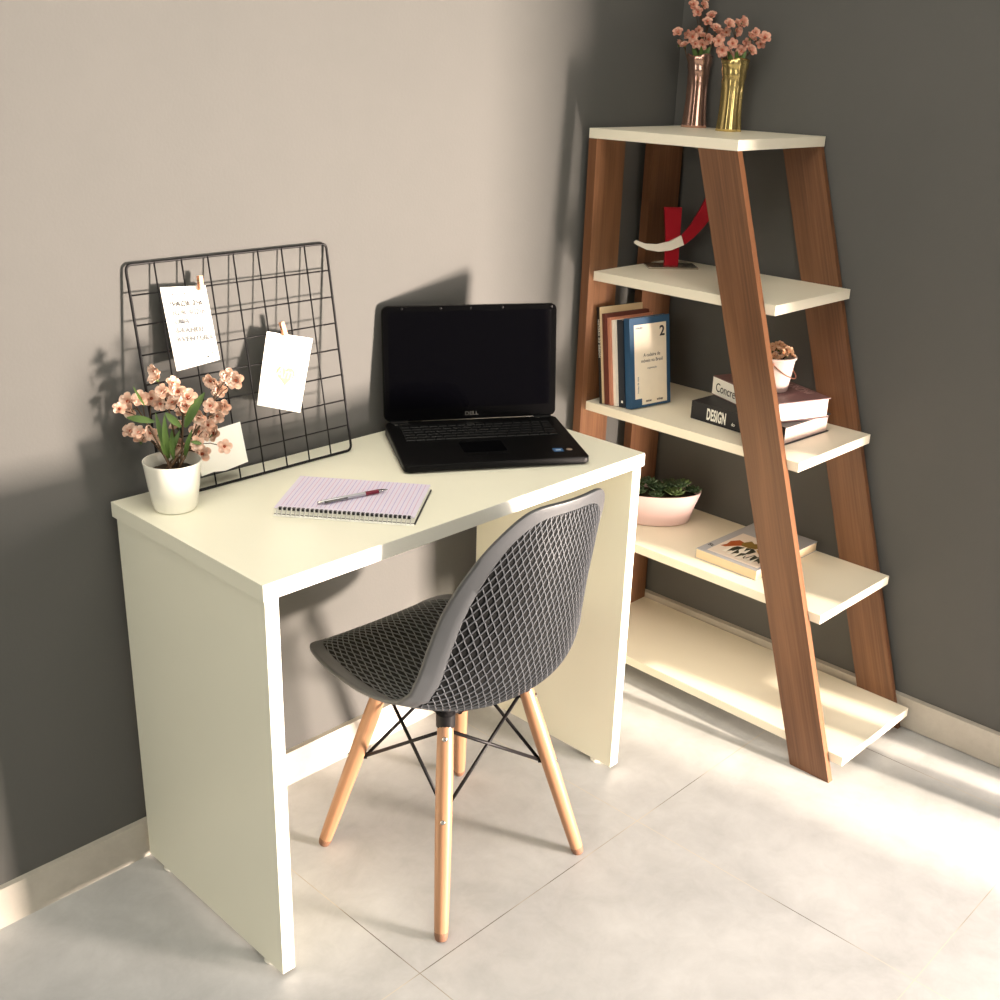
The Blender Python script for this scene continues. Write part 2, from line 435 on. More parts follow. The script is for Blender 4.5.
# legs
def leg_geom(foot, top):
    g = G(); a = Vector(foot); b = Vector(top); d = b - a; L_ = d.length
    return a, d, L_
feet = [(-.183, .180), (.183, .180), (-.183, -.180), (.183, -.180)]
tops = [(-.098, .088), (.098, .088), (-.098, -.088), (.098, -.088)]
ZT = .385
legpts = []
for (fx, fy), (tx, ty) in zip(feet, tops):
    d = Vector((tx - fx, ty - fy, ZT)); L_ = d.length
    qd = Vector((0, 0, 1)).rotation_difference(d.normalized())
    lg = G().lathe([(.0105, .006), (.0125, .014), (.0135, .05), (.0152, L_ * .45), (.0158, L_ * .75), (.0145, L_ - .01), (.012, L_)], 24).obj('leg', M_beech, chair, smooth=35)
    lg.location = (fx, fy, 0); lg.rotation_mode = 'QUATERNION'; lg.rotation_quaternion = qd
    G().lathe([(.006, .0012), (.0095, .0018), (.0110, .004), (.0126, .012), (.0127, .018)], 20).obj('foot_tip', M_beech_tip, lg, smooth=35)
    # two bolts through the leg
    out = Vector((fx, fy, 0)).normalized()
    for s in (.56, .93):
        p = qd.inverted() @ out; c = Vector((0, 0, L_ * s)) + p * .0148; c2 = Vector((0, 0, L_ * s)) - p * .0165
        G().tube([c - p * .002, c + p * .0012, c + p * .0026], [.005, .005, .0034], 14).obj('bolt', M_steel, lg, smooth=30)
        G().tube([c2 + p * .004, c2 - p * .004], .006, 12).obj('bolt_cap', M_black, lg, smooth=30)
    legpts.append((Vector((fx, fy, 0)), d))
def on_leg(i, s):
    a, d = legpts[i]; return a + d * s
fr = G()
for i, j in ((0, 1), (2, 3), (0, 2), (1, 3)):
    for a, b in ((i, j), (j, i)):
        p0 = on_leg(a, .56); p1 = on_leg(b, .93)
        ax = (Vector((0, 0, 0)) - Vector((p0.x, p0.y, 0))).normalized() * .018
        bx = (Vector((0, 0, 0)) - Vector((p1.x, p1.y, 0))).normalized() * .016
        fr.tube([p0 + ax, p1 + bx], .0034, 10)
tag(fr.obj('wire_brace', M_black, chair, smooth=True), 'crossed black steel wire braces')
sf = G()
tp = [on_leg(i, 1.0) + Vector((0, 0, .008)) for i in (0, 1, 3, 2)]
sf.tube(tp, .0065, 10, closed=True)
sf.tube([tp[0], (tp[0] + tp[2]) / 2 + Vector((0, 0, -.004)), tp[2]], .006, 10); sf.tube([tp[1], (tp[1] + tp[3]) / 2 + Vector((0, 0, -.004)), tp[3]], .006, 10)
for p in tp:
    sf.lathe([(.009, -.022), (.0172, -.020), (.0176, .006), (.012, .012), (.004, .013)], 16, tuple(p))
    sf.tube([p, p + Vector((0, 0, .020))], .011, 12)
sf.obj('mounting_frame', M_black, chair, smooth=40)
# blossom positions, metres
B1 = [(0.0644, -0.0863, 0.9872), (0.0605, -0.0937, 0.9745), (0.0873, -0.0965, 0.9622), (0.0865, -0.1166, 0.9544), (0.0664, -0.1031, 0.9537), (0.0719, -0.0797, 0.9282), (0.0661, -0.0622, 0.9337), (0.0486, -0.0596, 0.9349), (0.0465, -0.0214, 0.9226), (0.0187, -0.0395, 0.918), (0.0416, -0.0362, 0.91), (0.0837, -0.1031, 0.9312), (0.0931, -0.122, 0.9282), (0.0954, -0.1302, 0.9434), (0.1112, -0.1374, 0.9116), (0.1035, -0.0728, 0.8778), (0.1467, -0.1212, 0.964), (0.1547, -0.1316, 0.9509), (0.1664, -0.1445, 0.971), (0.1552, -0.1855, 0.9748), (0.1279, -0.1467, 0.9272), (0.1482, -0.1404, 0.9162), (0.1565, -0.14, 0.9202), (0.1515, -0.124, 0.9019), (0.0476, -0.018, 0.8675), (0.0354, -0.0688, 0.8811), (0.0499, -0.0444, 0.8577), (0.0555, -0.0721, 0.8791), (0.0742, -0.0732, 0.8597), (0.0757, -0.1033, 0.8542), (0.0937, -0.0964, 0.8557), (0.1004, -0.137, 0.8674), (0.1265, -0.0908, 0.8354), (0.114, -0.0837, 0.8203), (0.1304, -0.1286, 0.8887), (0.1226, -0.142, 0.8766), (0.1292, -0.0959, 0.871), (0.1484, -0.1454, 0.8519), (0.1491, -0.1191, 0.8682), (0.1311, -0.1032, 0.8303), (0.1011, -0.1012, 0.9079), (0.082, -0.0894, 0.9382)]
B2 = [(1.5309, -0.0828, 1.6311), (1.512, -0.0687, 1.6127), (1.5234, -0.0901, 1.6131), (1.5189, -0.0804, 1.597), (1.5512, -0.0966, 1.5904), (1.5294, -0.1006, 1.5766), (1.5437, -0.1155, 1.5627), (1.4955, -0.0446, 1.5524), (1.5021, -0.0635, 1.5511), (1.526, -0.0798, 1.5586), (1.5328, -0.0892, 1.5459), (1.5133, -0.0732, 1.5451), (1.5068, -0.0435, 1.5266), (1.4996, -0.0639, 1.525), (1.5206, -0.0784, 1.5291), (1.5285, -0.0941, 1.5296), (1.5449, -0.0963, 1.5399), (1.5563, -0.1207, 1.5519)]
B3 = [(1.4663, -0.203, 1.5696), (1.4921, -0.2075, 1.5722), (1.4858, -0.2257, 1.5757), (1.4867, -0.2128, 1.558), (1.4813, -0.187, 1.5545), (1.444, -0.1944, 1.5346), (1.4649, -0.2186, 1.5309), (1.4554, -0.1989, 1.5163), (1.4849, -0.1988, 1.5035), (1.4988, -0.2222, 1.5147), (1.4997, -0.2451, 1.5167), (1.5009, -0.2409, 1.5432), (1.5017, -0.2506, 1.5542), (1.5209, -0.2545, 1.53), (1.5121, -0.2694, 1.5439), (1.5062, -0.2252, 1.5322), (1.4748, -0.1806, 1.5102), (1.5041, -0.2081, 1.5209)]

# ------------------------------------------------------------------ laptop
lap = thing('laptop', 'open black laptop computer standing on the desk beside the wall grid', 'laptop', (.595, -.040, .75), R(-31.8))
LW, LD = .367, .240
def rrect(x0, y0, x1, y1, r, n=6):
    out = []
    for cx, cy, a0 in ((x1 - r, y1 - r, 0), (x0 + r, y1 - r, 90), (x0 + r, y0 + r, 180), (x1 - r, y0 + r, 270)):
        for k in range(n + 1):
            a = R(a0 + 90 * k / n); out.append((cx + r * math.cos(a), cy + r * math.sin(a)))
    return out
def slab(g, poly, zb, ztop, mi=0, lip=.0025):
    """flat block whose underside and top follow functions of y, with a softened edge"""
    n = len(poly); cx = sum(p[0] for p in poly) / n; cy = sum(p[1] for p in poly) / n
    rings = []
    for k, (ins, e) in enumerate(((lip * 1.6, 0), (0, lip), (0, -lip), (lip, 0))):
        ring = []
        for x, y in poly:
            d = math.hypot(x - cx, y - cy); s = 1 - ins / d
            X, Y = cx + (x - cx) * s, cy + (y - cy) * s
            ring.append((X, Y, (zb(Y) if k < 2 else ztop(Y)) + e))
        rings.append(ring)
    v = [p for r_ in rings for p in r_]; f = [tuple(range(n - 1, -1, -1)), tuple(range(3 * n, 4 * n))]
    for k in range(3):
        for i in range(n): f.append((k * n + i, k * n + (i + 1) % n, (k + 1) * n + (i + 1) % n, (k + 1) * n + i))
    g.add(v, f, mi)
def ytop(y): return .0175 + (y + LD) / LD * .0095
base = G(); slab(base, rrect(0, -LD, LW, .004, .012), lambda y: .003 + max(0, (y + LD)) * .0, ytop)
bo = base.obj('base', M_laptop2, lap, smooth=30)
kb = G().prism(rrect(.024, -.112, .343, -.022, .003, 2), 0, .0004)
for i, v_ in enumerate(kb.v): kb.v[i] = (v_[0], v_[1], v_[2] + ytop(v_[1]) + .0001)
rows = [(15, 0), (14, .002), (14, .005), (13, .009), (12, .012)]
for r_i in range(6):
    y0 = -.024 - (r_i + 1) * .0146
    nk = [16, 15, 14, 13, 12, 0][r_i]
    if nk: xs = [.026 + .315 * k / nk for k in range(nk + 1)]
    else: xs = [.026, .046, .066, .086, .106, .212, .232, .252, .280, .300, .320, .341]
    for a, b in zip(xs, xs[1:]):
        z0 = ytop(y0)
        kb.add([(a + .0007, y0 + .0007, z0 + .0004), (b - .0007, y0 + .0007, z0 + .0004), (b - .0007, y0 + .0139, ytop(y0 + .0139) + .0004), (a + .0007, y0 + .0139, ytop(y0 + .0139) + .0004),
                (a + .0018, y0 + .0018, z0 + .0024), (b - .0018, y0 + .0018, z0 + .0024), (b - .0018, y0 + .0128, ytop(y0 + .0128) + .0024), (a + .0018, y0 + .0128, ytop(y0 + .0128) + .0024)],
               [(4, 5, 6, 7), (0, 1, 5, 4), (1, 2, 6, 5), (2, 3, 7, 6), (3, 0, 4, 7)], 1)
kb.obj('keyboard', [M_laptop2, M_key], lap)
tp_ = G().prism(rrect(.128, -.186, .214, -.130, .003, 2), 0, .0005)
for i, v_ in enumerate(tp_.v): tp_.v[i] = (v_[0], v_[1], v_[2] + ytop(v_[1]))
tp_.obj('touchpad', M_laptop, lap)
for a, b in ((.128, .170), (.172, .214)):
    g = G().prism(rrect(a, -.201, b, -.189, .002, 2), 0, .0012)
    for i, v_ in enumerate(g.v): g.v[i] = (v_[0], v_[1], v_[2] + ytop(v_[1]))
    g.obj('touchpad_button', M_laptop2, lap)
def dot(name, x, y, r, m, h=.0008, sx=1.):
    g = G().lathe([(r, 0), (r, h * .7), (r * .7, h)], 20, (x, y, ytop(y)))
    o_ = g.obj(name, m, lap, smooth=30)
    return o_
dot('power_button', .022, -.013, .0045, M_steel, .0014)
tag(dot('round_sticker', .337, -.197, .006, mat('pale_round_sticker', srgb(150, 130, 116), .6), .0004))
g = G().box((.304, -.206, 0), (.324, -.188, .0003))
for i, v_ in enumerate(g.v): g.v[i] = (v_[0], v_[1], v_[2] + ytop(v_[1]))
tag(g.obj('sticker', mat('blue_sticker', srgb(40, 90, 140), .4), lap), 'small blue square sticker on the palm rest')
g = G().box((.309, -.200, 0), (.319, -.195, .0005))
for i, v_ in enumerate(g.v): g.v[i] = (v_[0], v_[1], v_[2] + ytop(v_[1]))
g.obj('sticker_logo', mat('sticker_white', srgb(190, 205, 220), .4), lap)
G().box((.030, -.0125, .0268), (.052, -.0105, .0278)).obj('status_strip', M_steel, lap)
for x in (.03, LW - .03): G().tube([(x - .018, .001, .0245), (x + .018, .001, .0245)], .0065, 12).obj('hinge', M_laptop2, lap, smooth=30)
# lid, leaning back 7 degrees; its own plane is x-z, screen faces -y
LT = R(-7)
lid_m = Matrix.Translation((0, .001, .0285)) @ Matrix.Rotation(LT, 4, 'X')
g = G()
def zf(v): return 0
poly = rrect(0, 0, LW, .236, .013)
g2 = G(); slab(g2, poly, lambda y: -.016, lambda y: 0, lip=.002)
lidm = lid_m @ Matrix.Rotation(R(90), 4, 'X')      # local x, y up the lid, z toward the viewer
g2.v = [tuple(lidm @ Vector(p)) for p in g2.v]
lo_ = g2.obj('lid', M_laptop, lap, smooth=30)
g = G(); x0, x1, z0, z1 = .012, LW - .012, .026, .224
g.box((x0, z0, -.001), (x1, z1, .0004), lidm)
g.obj('screen', M_screen, lo_)
text('maker_logo', 'DELL', .0105, M_steel, lo_, lidm @ Matrix.Translation((LW / 2, .0085, .0003)), sx=1.25, align='CENTER', bold=.0003)
G().lathe([(.0022, 0), (.0022, .0004)], 14, (0, 0, 0), M=lidm @ Matrix.Translation((LW / 2, .2300, .0001))).obj('webcam', M_panel, lo_)
for x in (.04, .12, .25, LW - .012): G().lathe([(.0028, 0), (.0028, .0009), (.0016, .0012)], 12, M=lidm @ Matrix.Translation((x, .2305, .0001))).obj('rubber_bumper', M_laptop2, lo_, smooth=30)

# ------------------------------------------------------------------ spiral notebook and pen
nb = thing('notebook', 'open spiral notebook with lilac ruled page, lying on the desk under the pen', 'notebook', (.171, -.249, .75), math.atan2(-.191, .148))
M_page = mat('lilac_white_page', srgb(222, 214, 232), .8)
M_rule = mat('pink_rule', srgb(204, 160, 192), .8)
M_rule2 = mat('lilac_rule', srgb(166, 150, 204), .8)
M_cov = mat('black_cover', srgb(28, 27, 32), .5)
NL, NWd = .2415, .166
box('back_cover', (0, .004, .0002), (NL + .002, NWd + .001, .0022), M_cov, nb)
g = G()
for k in range(6): g.box((.0006 * (k % 2), .005 + .0004 * k, .0022 + k * .0014), (NL - .0006 * ((k + 1) % 2), NWd - .0003 * k, .0022 + (k + 1) * .0014 - .0002))
g.obj('page_block', M_paper, nb)
# top page: a slightly wavy sheet
v = []; f = []; nx, ny = 24, 10
def pz(x, y): return .0126 + .0010 * math.sin(x * 18) * (1 - y / NWd) + .0006 * math.sin(y * 30)
for j in range(ny + 1):
    for i in range(nx + 1):
        x = NL * i / nx; y = .004 + (NWd - .004) * j / ny; v.append((x, y, pz(x, y)))
for j in range(ny):
    for i in range(nx):
        a = j * (nx + 1) + i; f.append((a, a + 1, a + nx + 2, a + nx + 1))
pg = G().add(v, f); pg_o = pg.obj('top_page', M_page, nb, smooth=True)
g = G(); n = 31
for k in range(n):
    x = .010 + (NL - .018) * k / (n - 1)
    pts = [(x, .016 + (NWd - .018) * j / 8) for j in range(9)]
    v = []; f = []
    for a, (xx, y_) in enumerate(pts):
        z_ = pz(xx, y_) + .0003; v += [(xx - .00045, y_, z_), (xx + .00045, y_, z_)]
        if a: f.append((2 * a - 2, 2 * a - 1, 2 * a + 1, 2 * a))
    g.add(v, f, k % 2)
g.obj('ruled_lines', [M_rule, M_rule2], nb)
g = G(); nr = 30
for k in range(nr):
    x = .007 + (NL - .012) * k / (nr - 1)
    g.tube([(x + .0012 * math.sin(a), .0030 + .0068 * math.cos(a), .0082 + .0068 * math.sin(a)) for a in [2 * PI * q / 14 for q in range(14)]], .00085, 6, closed=True)
g.obj('spiral_binding', mat('white_wire', srgb(214, 210, 210), .35), nb, smooth=True)
g = G()
for k in range(nr):
    x = .007 + (NL - .012) * (k + .5) / (nr - 1)
    if k < nr - 1: g.box((x - .0024, .0035, .0096), (x + .0024, .0090, .0140))
g.obj('punched_holes', M_cov, nb)
box('hinge_strip', (0, -.0050, .0006), (NL, .0035, .0016), M_paper, nb)

p0 = Vector((.2427, -.2902)); p1 = Vector((.366, -.3170))
pen = thing('pen', 'slim silver ballpoint pen with dark red grip, lying on the notebook', 'pen', (p0.x, p0.y, .7680), math.atan2(p1.y - p0.y, p1.x - p0.x))
M_pen = mat('silver_white_barrel', srgb(190, 190, 196), .3, metal=.6)
M_redg = mat('dark_red_grip', srgb(112, 18, 44), .45)
def lx(prof, name, m): 
    g = G().lathe([(r_, x) for x, r_ in prof], 20, M=Matrix.Rotation(R(90), 4, 'Y'))
    return g.obj(name, m, pen, smooth=40)
lx([(.0, .0028), (.006, .0036), (.05, .0038), (.082, .0038)], 'barrel', M_pen)
lx([(.082, .0040), (.090, .0037), (.108, .0037)], 'grip', M_redg)
lx([(.108, .0036), (.118, .0024), (.124, .0012), (.127, .0005)], 'tip', M_steel)
lx([(-.008, .0022), (-.007, .0027), (0, .0027)], 'push_button', M_steel)
PR = Matrix.Rotation(R(75), 4, 'X')
g = G().box((.002, -.0016, .0030), (.006, .0016, .0074), PR).box((.002, -.0016, .0066), (.046, .0016, .0074), PR).box((.042, -.0012, .0040), (.046, .0012, .0068), PR)
g.obj('pocket_clip', M_steel, pen)

# ------------------------------------------------------------------ wire memo grid leaning on the wall
TA = math.atan2(.0660, .3955)
grid = thing('wire_grid', 'black wire memo grid of eight by eight squares leaning on the wall', 'memo board', (.0696, -.0720, .7532), rot=(-TA, 0, 0))
GW, GH = .4120, .400
rr = [(x, 0, z) for x, z in rrect(0, 0, GW, GH, .010, 5)]
G().tube(rr, .0025, 10, closed=True).obj('frame', M_black, grid, smooth=True)
for k in range(1, 8):
    G().tube([(GW * k / 8, -.0014, 0), (GW * k / 8, -.0014, GH)], .00145, 8).obj('wire', M_black, grid, smooth=True)
for k in range(1, 8):
    G().tube([(0, .0012, GH * k / 8), (GW, .0012, GH * k / 8)], .00145, 8).obj('wire', M_black, grid, smooth=True)
tdir = Vector((0, math.sin(TA), math.cos(TA)))
gn = Vector((0, -math.cos(TA), math.sin(TA)))
gorg = Vector((0, -.072, .75))
def gp(s, t, off=0.): return gorg + Vector((s, 0, 0)) + tdir * t + gn * off
def card(name, label, group, corners, m, bulge=.004, cat='card', off=.0045, notch=0):
    (a, b), (c, d), (e, f_), (h, k) = corners      # TL TR BR BL
    o = gp((a + c + e + h) / 4, (b + d + f_ + k) / 4, off)
    th = thing(name, label, cat, tuple(o), group=group)
    nx, ny = 8, 12; v = []; f = []
    for s_ in (0, 1):
        for j in range(ny + 1):
            for i in range(nx + 1):
                p, q_ = i / nx, j / ny
                S = (a * (1 - p) + c * p) * (1 - q_) + (h * (1 - p) + e * p) * q_
                T = (b * (1 - p) + d * p) * (1 - q_) + (k * (1 - p) + f_ * p) * q_
                if notch and j == ny and i < 3: T += notch
                if notch and j == ny and i == 3: T += notch * .5
                w_ = bulge * math.sin(PI * p) * math.sin(PI * q_ * .9) + bulge * .8 * q_ * q_
                v.append(tuple(gp(S, T, off + w_ + s_ * .0005) - o))
    n1_ = (nx + 1) * (ny + 1)
    for s_ in (0, n1_):
        for j in range(ny):
            for i in range(nx):
                q0 = s_ + j * (nx + 1) + i; f.append((q0, q0 + 1, q0 + nx + 2, q0 + nx + 1))
    rim = [i for i in range(nx + 1)] + [j * (nx + 1) + nx for j in range(1, ny + 1)] + [ny * (nx + 1) + i for i in range(nx - 1, -1, -1)] + [j * (nx + 1) for j in range(ny - 1, 0, -1)]
    for i in range(len(rim)): f.append((rim[i], rim[(i + 1) % len(rim)], n1_ + rim[(i + 1) % len(rim)], n1_ + rim[i]))
    G().add(v, f).obj('paper', m, th, smooth=40)
    ux = Vector((c - a, 0, 0)) + tdir * (d - b); ux.normalize(); uy = gn.cross(ux)
    M = Matrix((ux, uy, gn)).transposed().to_4x4()
    M.translation = gn * (bulge * 1.75 + .0010)
    return th, M
c1 = ((.1231, .3609), (.2097, .3546), (.2150, .2243), (.1284, .2178))
th, M = card('note_card', 'white card with five lines of small grey capitals and dots', 'note cards clipped to the wire grid', c1, M_paper, .0024)
th.pop('group')
lines = [('FAÇA DA', 0, .033), ('SUA VIDA', 1, .018), ('UMA', 2, .003), ('GRANDE', 3, -.012), ('AVENTURA', 4, -.027)]
for s_, i, yy_ in lines:
    text('lettering', s_, .0122, M_ink2 if i == 0 else M_ink, th, M @ Matrix.Translation((-.034 + .0010 * i, yy_ + .002, 0)), space=1.2, bold=.00035)
for x, y_ in ((-.031, .055), (-.022, .0555), (-.009, .056), (-.037, .041), (.031, -.043), (.027, -.054), (.012, -.052), (.036, -.047)):
    G().lathe([(.0014, -.0004), (.0014, .0004)], 8, M=M @ Matrix.Translation((x, y_, 0))).obj('printed_dot', M_ink2 if x > .02 or y_ > .05 else M_ink, th)
c2 = ((.3215, .2592), (.4207, .2322), (.3680, .100), (.2766, .1312))
th, M = card('note_card', 'plain white card with pale yellow heart and faint script', 'note cards clipped to the wire grid', c2, M_paper, .0035)
th.pop('group')
text('lettering', 'Amá', .030, mat('lilac_grey_ink', srgb(150, 140, 168), .8), th, M @ Matrix.Translation((.000, -.012, 0)), sx=.9, align='CENTER', shear=.3)
heart = []
for k in range(36):
    a = 2 * PI * k / 36; heart.append((.0012 * 16 * math.sin(a) ** 3, .0012 * (13 * math.cos(a) - 5 * math.cos(2 * a) - 2 * math.cos(3 * a) - math.cos(4 * a))))
G().prism(heart, -.0012, -.0004, M @ Matrix.Translation((0, -.006, 0))).obj('printed_heart', M_gold_ink, th)
c3 = ((.1428, .1011), (.2381, .1079), (.2417, .0329), (.1442, .0215))
card('note_card', 'blank white card low on the wire grid behind the flower pot', 'x', c3, M_paper, .0015, notch=.006)[0].pop('group')
M_pin = mat('coppery_wood_pin', srgb(222, 160, 122), .35, noise=.1, nscale=200)
def clip(s, t, label, ang_):
    th = thing('clothespin', label, 'clip', tuple(gp(s, t, .0105)), rot=(-TA, R(ang_), 0))
    for y0 in (-.0042, .0014):
        g = G().prism([(-.0040, -.0130), (.0040, -.0130), (.0036, .0125), (-.0036, .0125)], 0, .0030, Matrix.Rotation(R(90), 4, 'X') @ Matrix.Translation((0, 0, -y0 - .003)))
        g.obj('jaw', M_pin, th)
    G().tube([(.0044 * (-1 + 2 * k / 24), -.0005 + .0030 * math.cos(k * 1.3), .002 + .0030 * math.sin(k * 1.3)) for k in range(25)], .0006, 6).obj('spring', M_steel, th, smooth=True)
clip(.1975, .3600, 'small copper coloured clothespin above the card with grey capitals', 3)
clip(.3537, .2600, 'small copper coloured clothespin on top of the yellow heart card', -10)

# ------------------------------------------------------------------ flowers
def petal(g, n, r_in, rad, ht, cup, tw, mi):
    for k in range(n):
        a0 = 2 * PI * k / n + tw; hw = PI / n * 1.75
        v = []; f = []
        for j in range(4):
            s_ = j / 3
            for i in range(5):
                b = (i / 4 - .5) * 2
                wdt = hw * (.55 + .75 * math.sin(PI * (.15 + .75 * s_)))
                r_ = r_in + (rad - r_in) * s_ * (1 - .16 * b * b * s_)
                z_ = ht * (s_ ** 1.2) + cup * (b * b) * s_ * .45 - ht * .35 * max(0, s_ - .7)
                a = a0 + b * wdt * .55
                v.append((r_ * math.cos(a), r_ * math.sin(a), z_))
        for j in range(3):
            for i in range(4): f.append((j * 5 + i, j * 5 + i + 1, j * 5 + i + 6, j * 5 + i + 5))
        g.add(v, f, mi)
def blossom_mesh(rad, ma, mb):
    g = G()
    petal(g, 5, rad * .08, rad, rad * .42, rad * .35, random.random(), 0)
    petal(g, 5, rad * .06, rad * .74, rad * .62, rad * .4, random.random() + .6, 1)
    petal(g, 3, rad * .05, rad * .42, rad * .66, rad * .5, random.random(), 0)
    g.lathe([(rad * .05, 0), (rad * .20, rad * .12), (rad * .17, rad * .34), (rad * .04, rad * .40)], 8, mi=2)
    g.lathe([(rad * .05, -rad * .5), (rad * .20, -rad * .2), (rad * .30, rad * .08)], 7, mi=3)
    me = g.mesh(); me.name = 'blossom'
    for m_ in (ma, mb, M_heart, M_leaf): me.materials.append(m_)
    for p in me.polygons: p.use_smooth = True
    return me
def plant_blossoms(parent, pts, org, meshes, scale=1., face=(-.62, -.62, .42)):
    for k, p in enumerate(pts):
        o = bpy.data.objects.new('blossom', meshes[k % len(meshes)]); C.objects.link(o); o.parent = parent
        o.location = Vector(p) - org
        d = (Vector(face) + Vector([random.uniform(-.65, .65) for _ in range(3)])).normalized()
        o.rotation_euler = d.to_track_quat('Z', 'Y').to_euler(); s_ = random.uniform(.82, 1.15) * scale; o.scale = (s_, s_, s_)
def leaf_obj(parent, a, b, w_, droop=.0):
    a = Vector(a); b = Vector(b); d = b - a; sd = d.cross(Vector((-.6, -.6, .45))).normalized(); nrm = sd.cross(d).normalized()
    v = []; f = []; n = 9
    for i in range(n):
        s_ = i / (n - 1); c = a + d * s_ + nrm * (.10 * d.length * math.sin(PI * s_)) + Vector((0, 0, -droop * s_ * s_))
        ww = w_ * math.sin(PI * (.06 + .92 * s_)) ** .8
        v += [c - sd * ww, c - nrm * ww * .3, c + sd * ww]
        if i: k = i * 3; f += [(k - 3, k - 2, k + 1, k), (k - 2, k - 1, k + 2, k + 1)]
    n2 = len(v); v += [p - nrm * .0005 for p in v]; f += [tuple(reversed([i + n2 for i in q_])) for q_ in f]
    return G().add(v, f).obj('leaf', M_leaf, parent, smooth=True)
def stems(parent, base, pts, org, ngroups, r0=.0015, spread=.012, m=None):
    """a few main stems, each carrying the blossoms nearest to it"""
    pts = [Vector(p) for p in pts]
    cs = [pts[0]]
    while len(cs) < ngroups: cs.append(max(pts, key=lambda p: min((p - c).length for c in cs)))
    for _ in range(4):
        gr = [[] for _ in cs]
        for p in pts: gr[min(range(len(cs)), key=lambda i: (p - cs[i]).length)].append(p)
        cs = [sum(q_, Vector()) / len(q_) if q_ else cs[i] for i, q_ in enumerate(gr)]
    for i, q_ in enumerate(gr):
        if not q_: continue
        a = Vector(base) + Vector((math.cos(i * 2.4), math.sin(i * 2.4), 0)) * spread
        c = cs[i]; g = G()
        mid = a.lerp(c, .5) + Vector((0, 0, .10 * (c - a).length)) + (a - Vector(base)) * .5
        pth = []
        for k in range(11):
            s_ = k / 10; pth.append(a * (1 - s_) ** 2 + mid * 2 * s_ * (1 - s_) + c * s_ * s_)
        g.tube([p - org for p in pth], [r0 * (1.25 - .6 * k / 10) for k in range(11)], 6)
        for p in q_:
            j = pth[random.choice((6, 7, 8, 9))]
            g.tube([j - org, j.lerp(p, .5) + Vector((0, 0, .004)) - org, p - org], r0 * .5, 5)
        g.obj('stem', m or M_stem, parent, smooth=True)

pc = Vector((.0680, -.1105, .75))
pot = thing('potted_plant', 'white flower pot of peach blossoms standing on the left end of the desk', 'plant', tuple(pc))
pr = [(.030, 0), (.0345, .0015), (.0365, .006), (.0425, .040), (.0475, .080), (.0488, .0855), (.0484, .0872), (.0470, .0868), (.0460, .080), (.0415, .060), (.001, .060)]
G().lathe(pr, 56).obj('pot', M_white_cer, pot, smooth=40)
g = G().lathe([(.001, .068), (.02, .069), (.036, .0675), (.0432, .0655), (.0425, .0615), (.001, .0615)], 40)
g.v = [(x * (1), y, z + .0015 * math.sin(x * 700) * math.cos(y * 640)) for x, y, z in g.v]
g.obj('soil', M_soil, pot, smooth=True)
bm_desk = [blossom_mesh(.0122, M_petal, M_petal2) for _ in range(4)]
plant_blossoms(pot, B1, pc, bm_desk, 1.2)
stems(pot, pc + Vector((0, 0, .066)), B1, pc, 8, .0017, .012)
eR = Vector((.69, -.724, 0))
def cp(x, y): return eR * ((x - 419) / 6.25 / 588) + Vector((0, 0, .085 + (606 - y) / 6.25 / 549))
for a, b, w_ in (((405, 590), (325, 320), .0050), ((400, 590), (378, 325), .0055), ((330, 372), (212, 352), .0060), ((490, 400), (392, 318), .0060), ((515, 400), (618, 196), .0080),
                 ((420, 560), (470, 430), .0045), ((500, 590), (568, 402), .0040), ((610, 495), (548, 478), .0035), ((280, 280), (205, 165), .0022), ((395, 600), (355, 440), .0045), ((430, 600), (400, 420), .0045)):
    leaf_obj(pot, cp(*a), cp(*b) + Vector((random.uniform(-.01, .01), random.uniform(-.01, .01), 0)), w_)

# ------------------------------------------------------------------ vases on the top shelf
def metal_vase(label, loc, h, col, seed, rb, rm, rt):
    M_v = mat('metal_glaze_%d' % seed, col, .22, metal=.92)
    th = thing('vase', label, 'vase', loc)
    n = 26
    prof = []
    for i in range(n + 1):
        s_ = i / n
        r_ = rb * (1 - s_) ** 2.2 + rm * (1 - (1 - s_) ** 2.2 - s_ ** 2.6) + rt * s_ ** 2.6
        prof.append((r_, h * s_))
    def fr(a, s_):
        fl = .06 * math.sin(9 * a + seed) + .035 * math.sin(14 * a + 1.7 * seed)          # flutes
        wr = .075 * math.sin(5 * a + 24 * s_) * math.sin(4 * a - 19 * s_)                 # crossed ribbons near the mouth
        k = min(1, max(0, (s_ - .5) * 4))
        return 1 + fl * (1 - k) + wr * k
    # outer skin only here, the hollow below
    g = G(); seg = 64
    full = prof + [(prof[-1][0] * .92, h), (prof[-1][0] * .86, h * .93), (prof[n // 2][0] * .80, h * .5), (.001, h * .48)]
    v = []; f = []; N_ = len(full)
    for j in range(seg):
        a = 2 * PI * j / seg
        for i, (r_, z_) in enumerate(full):
            k = fr(a, min(i / n, 1)) if i <= n + 1 else .97
            v.append((r_ * k * math.cos(a), r_ * k * math.sin(a), z_ + (.003 * math.sin(3 * a + seed) if n - 1 <= i <= n + 1 else 0)))
    for j in range(seg):
        for i in range(N_ - 1):
            a = j * N_ + i; b = ((j + 1) % seg) * N_ + i; f.append((a, b, b + 1, a + 1))
    f.append(tuple((seg - 1 - j) * N_ for j in range(seg)))
    g.add(v, f).obj('vase_body', M_v, th, smooth=True)
    return th
metal_vase('rose gold fluted vase, left of the two vases on the top shelf', (1.534, -.086, 1.3438), .163, srgb(214, 172, 156), 1, .0290, .0200, .0300)
metal_vase('yellow gold fluted vase, right of the two vases on the top shelf', (1.487, -.216, 1.3438), .155, srgb(220, 196, 132), 2, .0285, .0205, .0320)
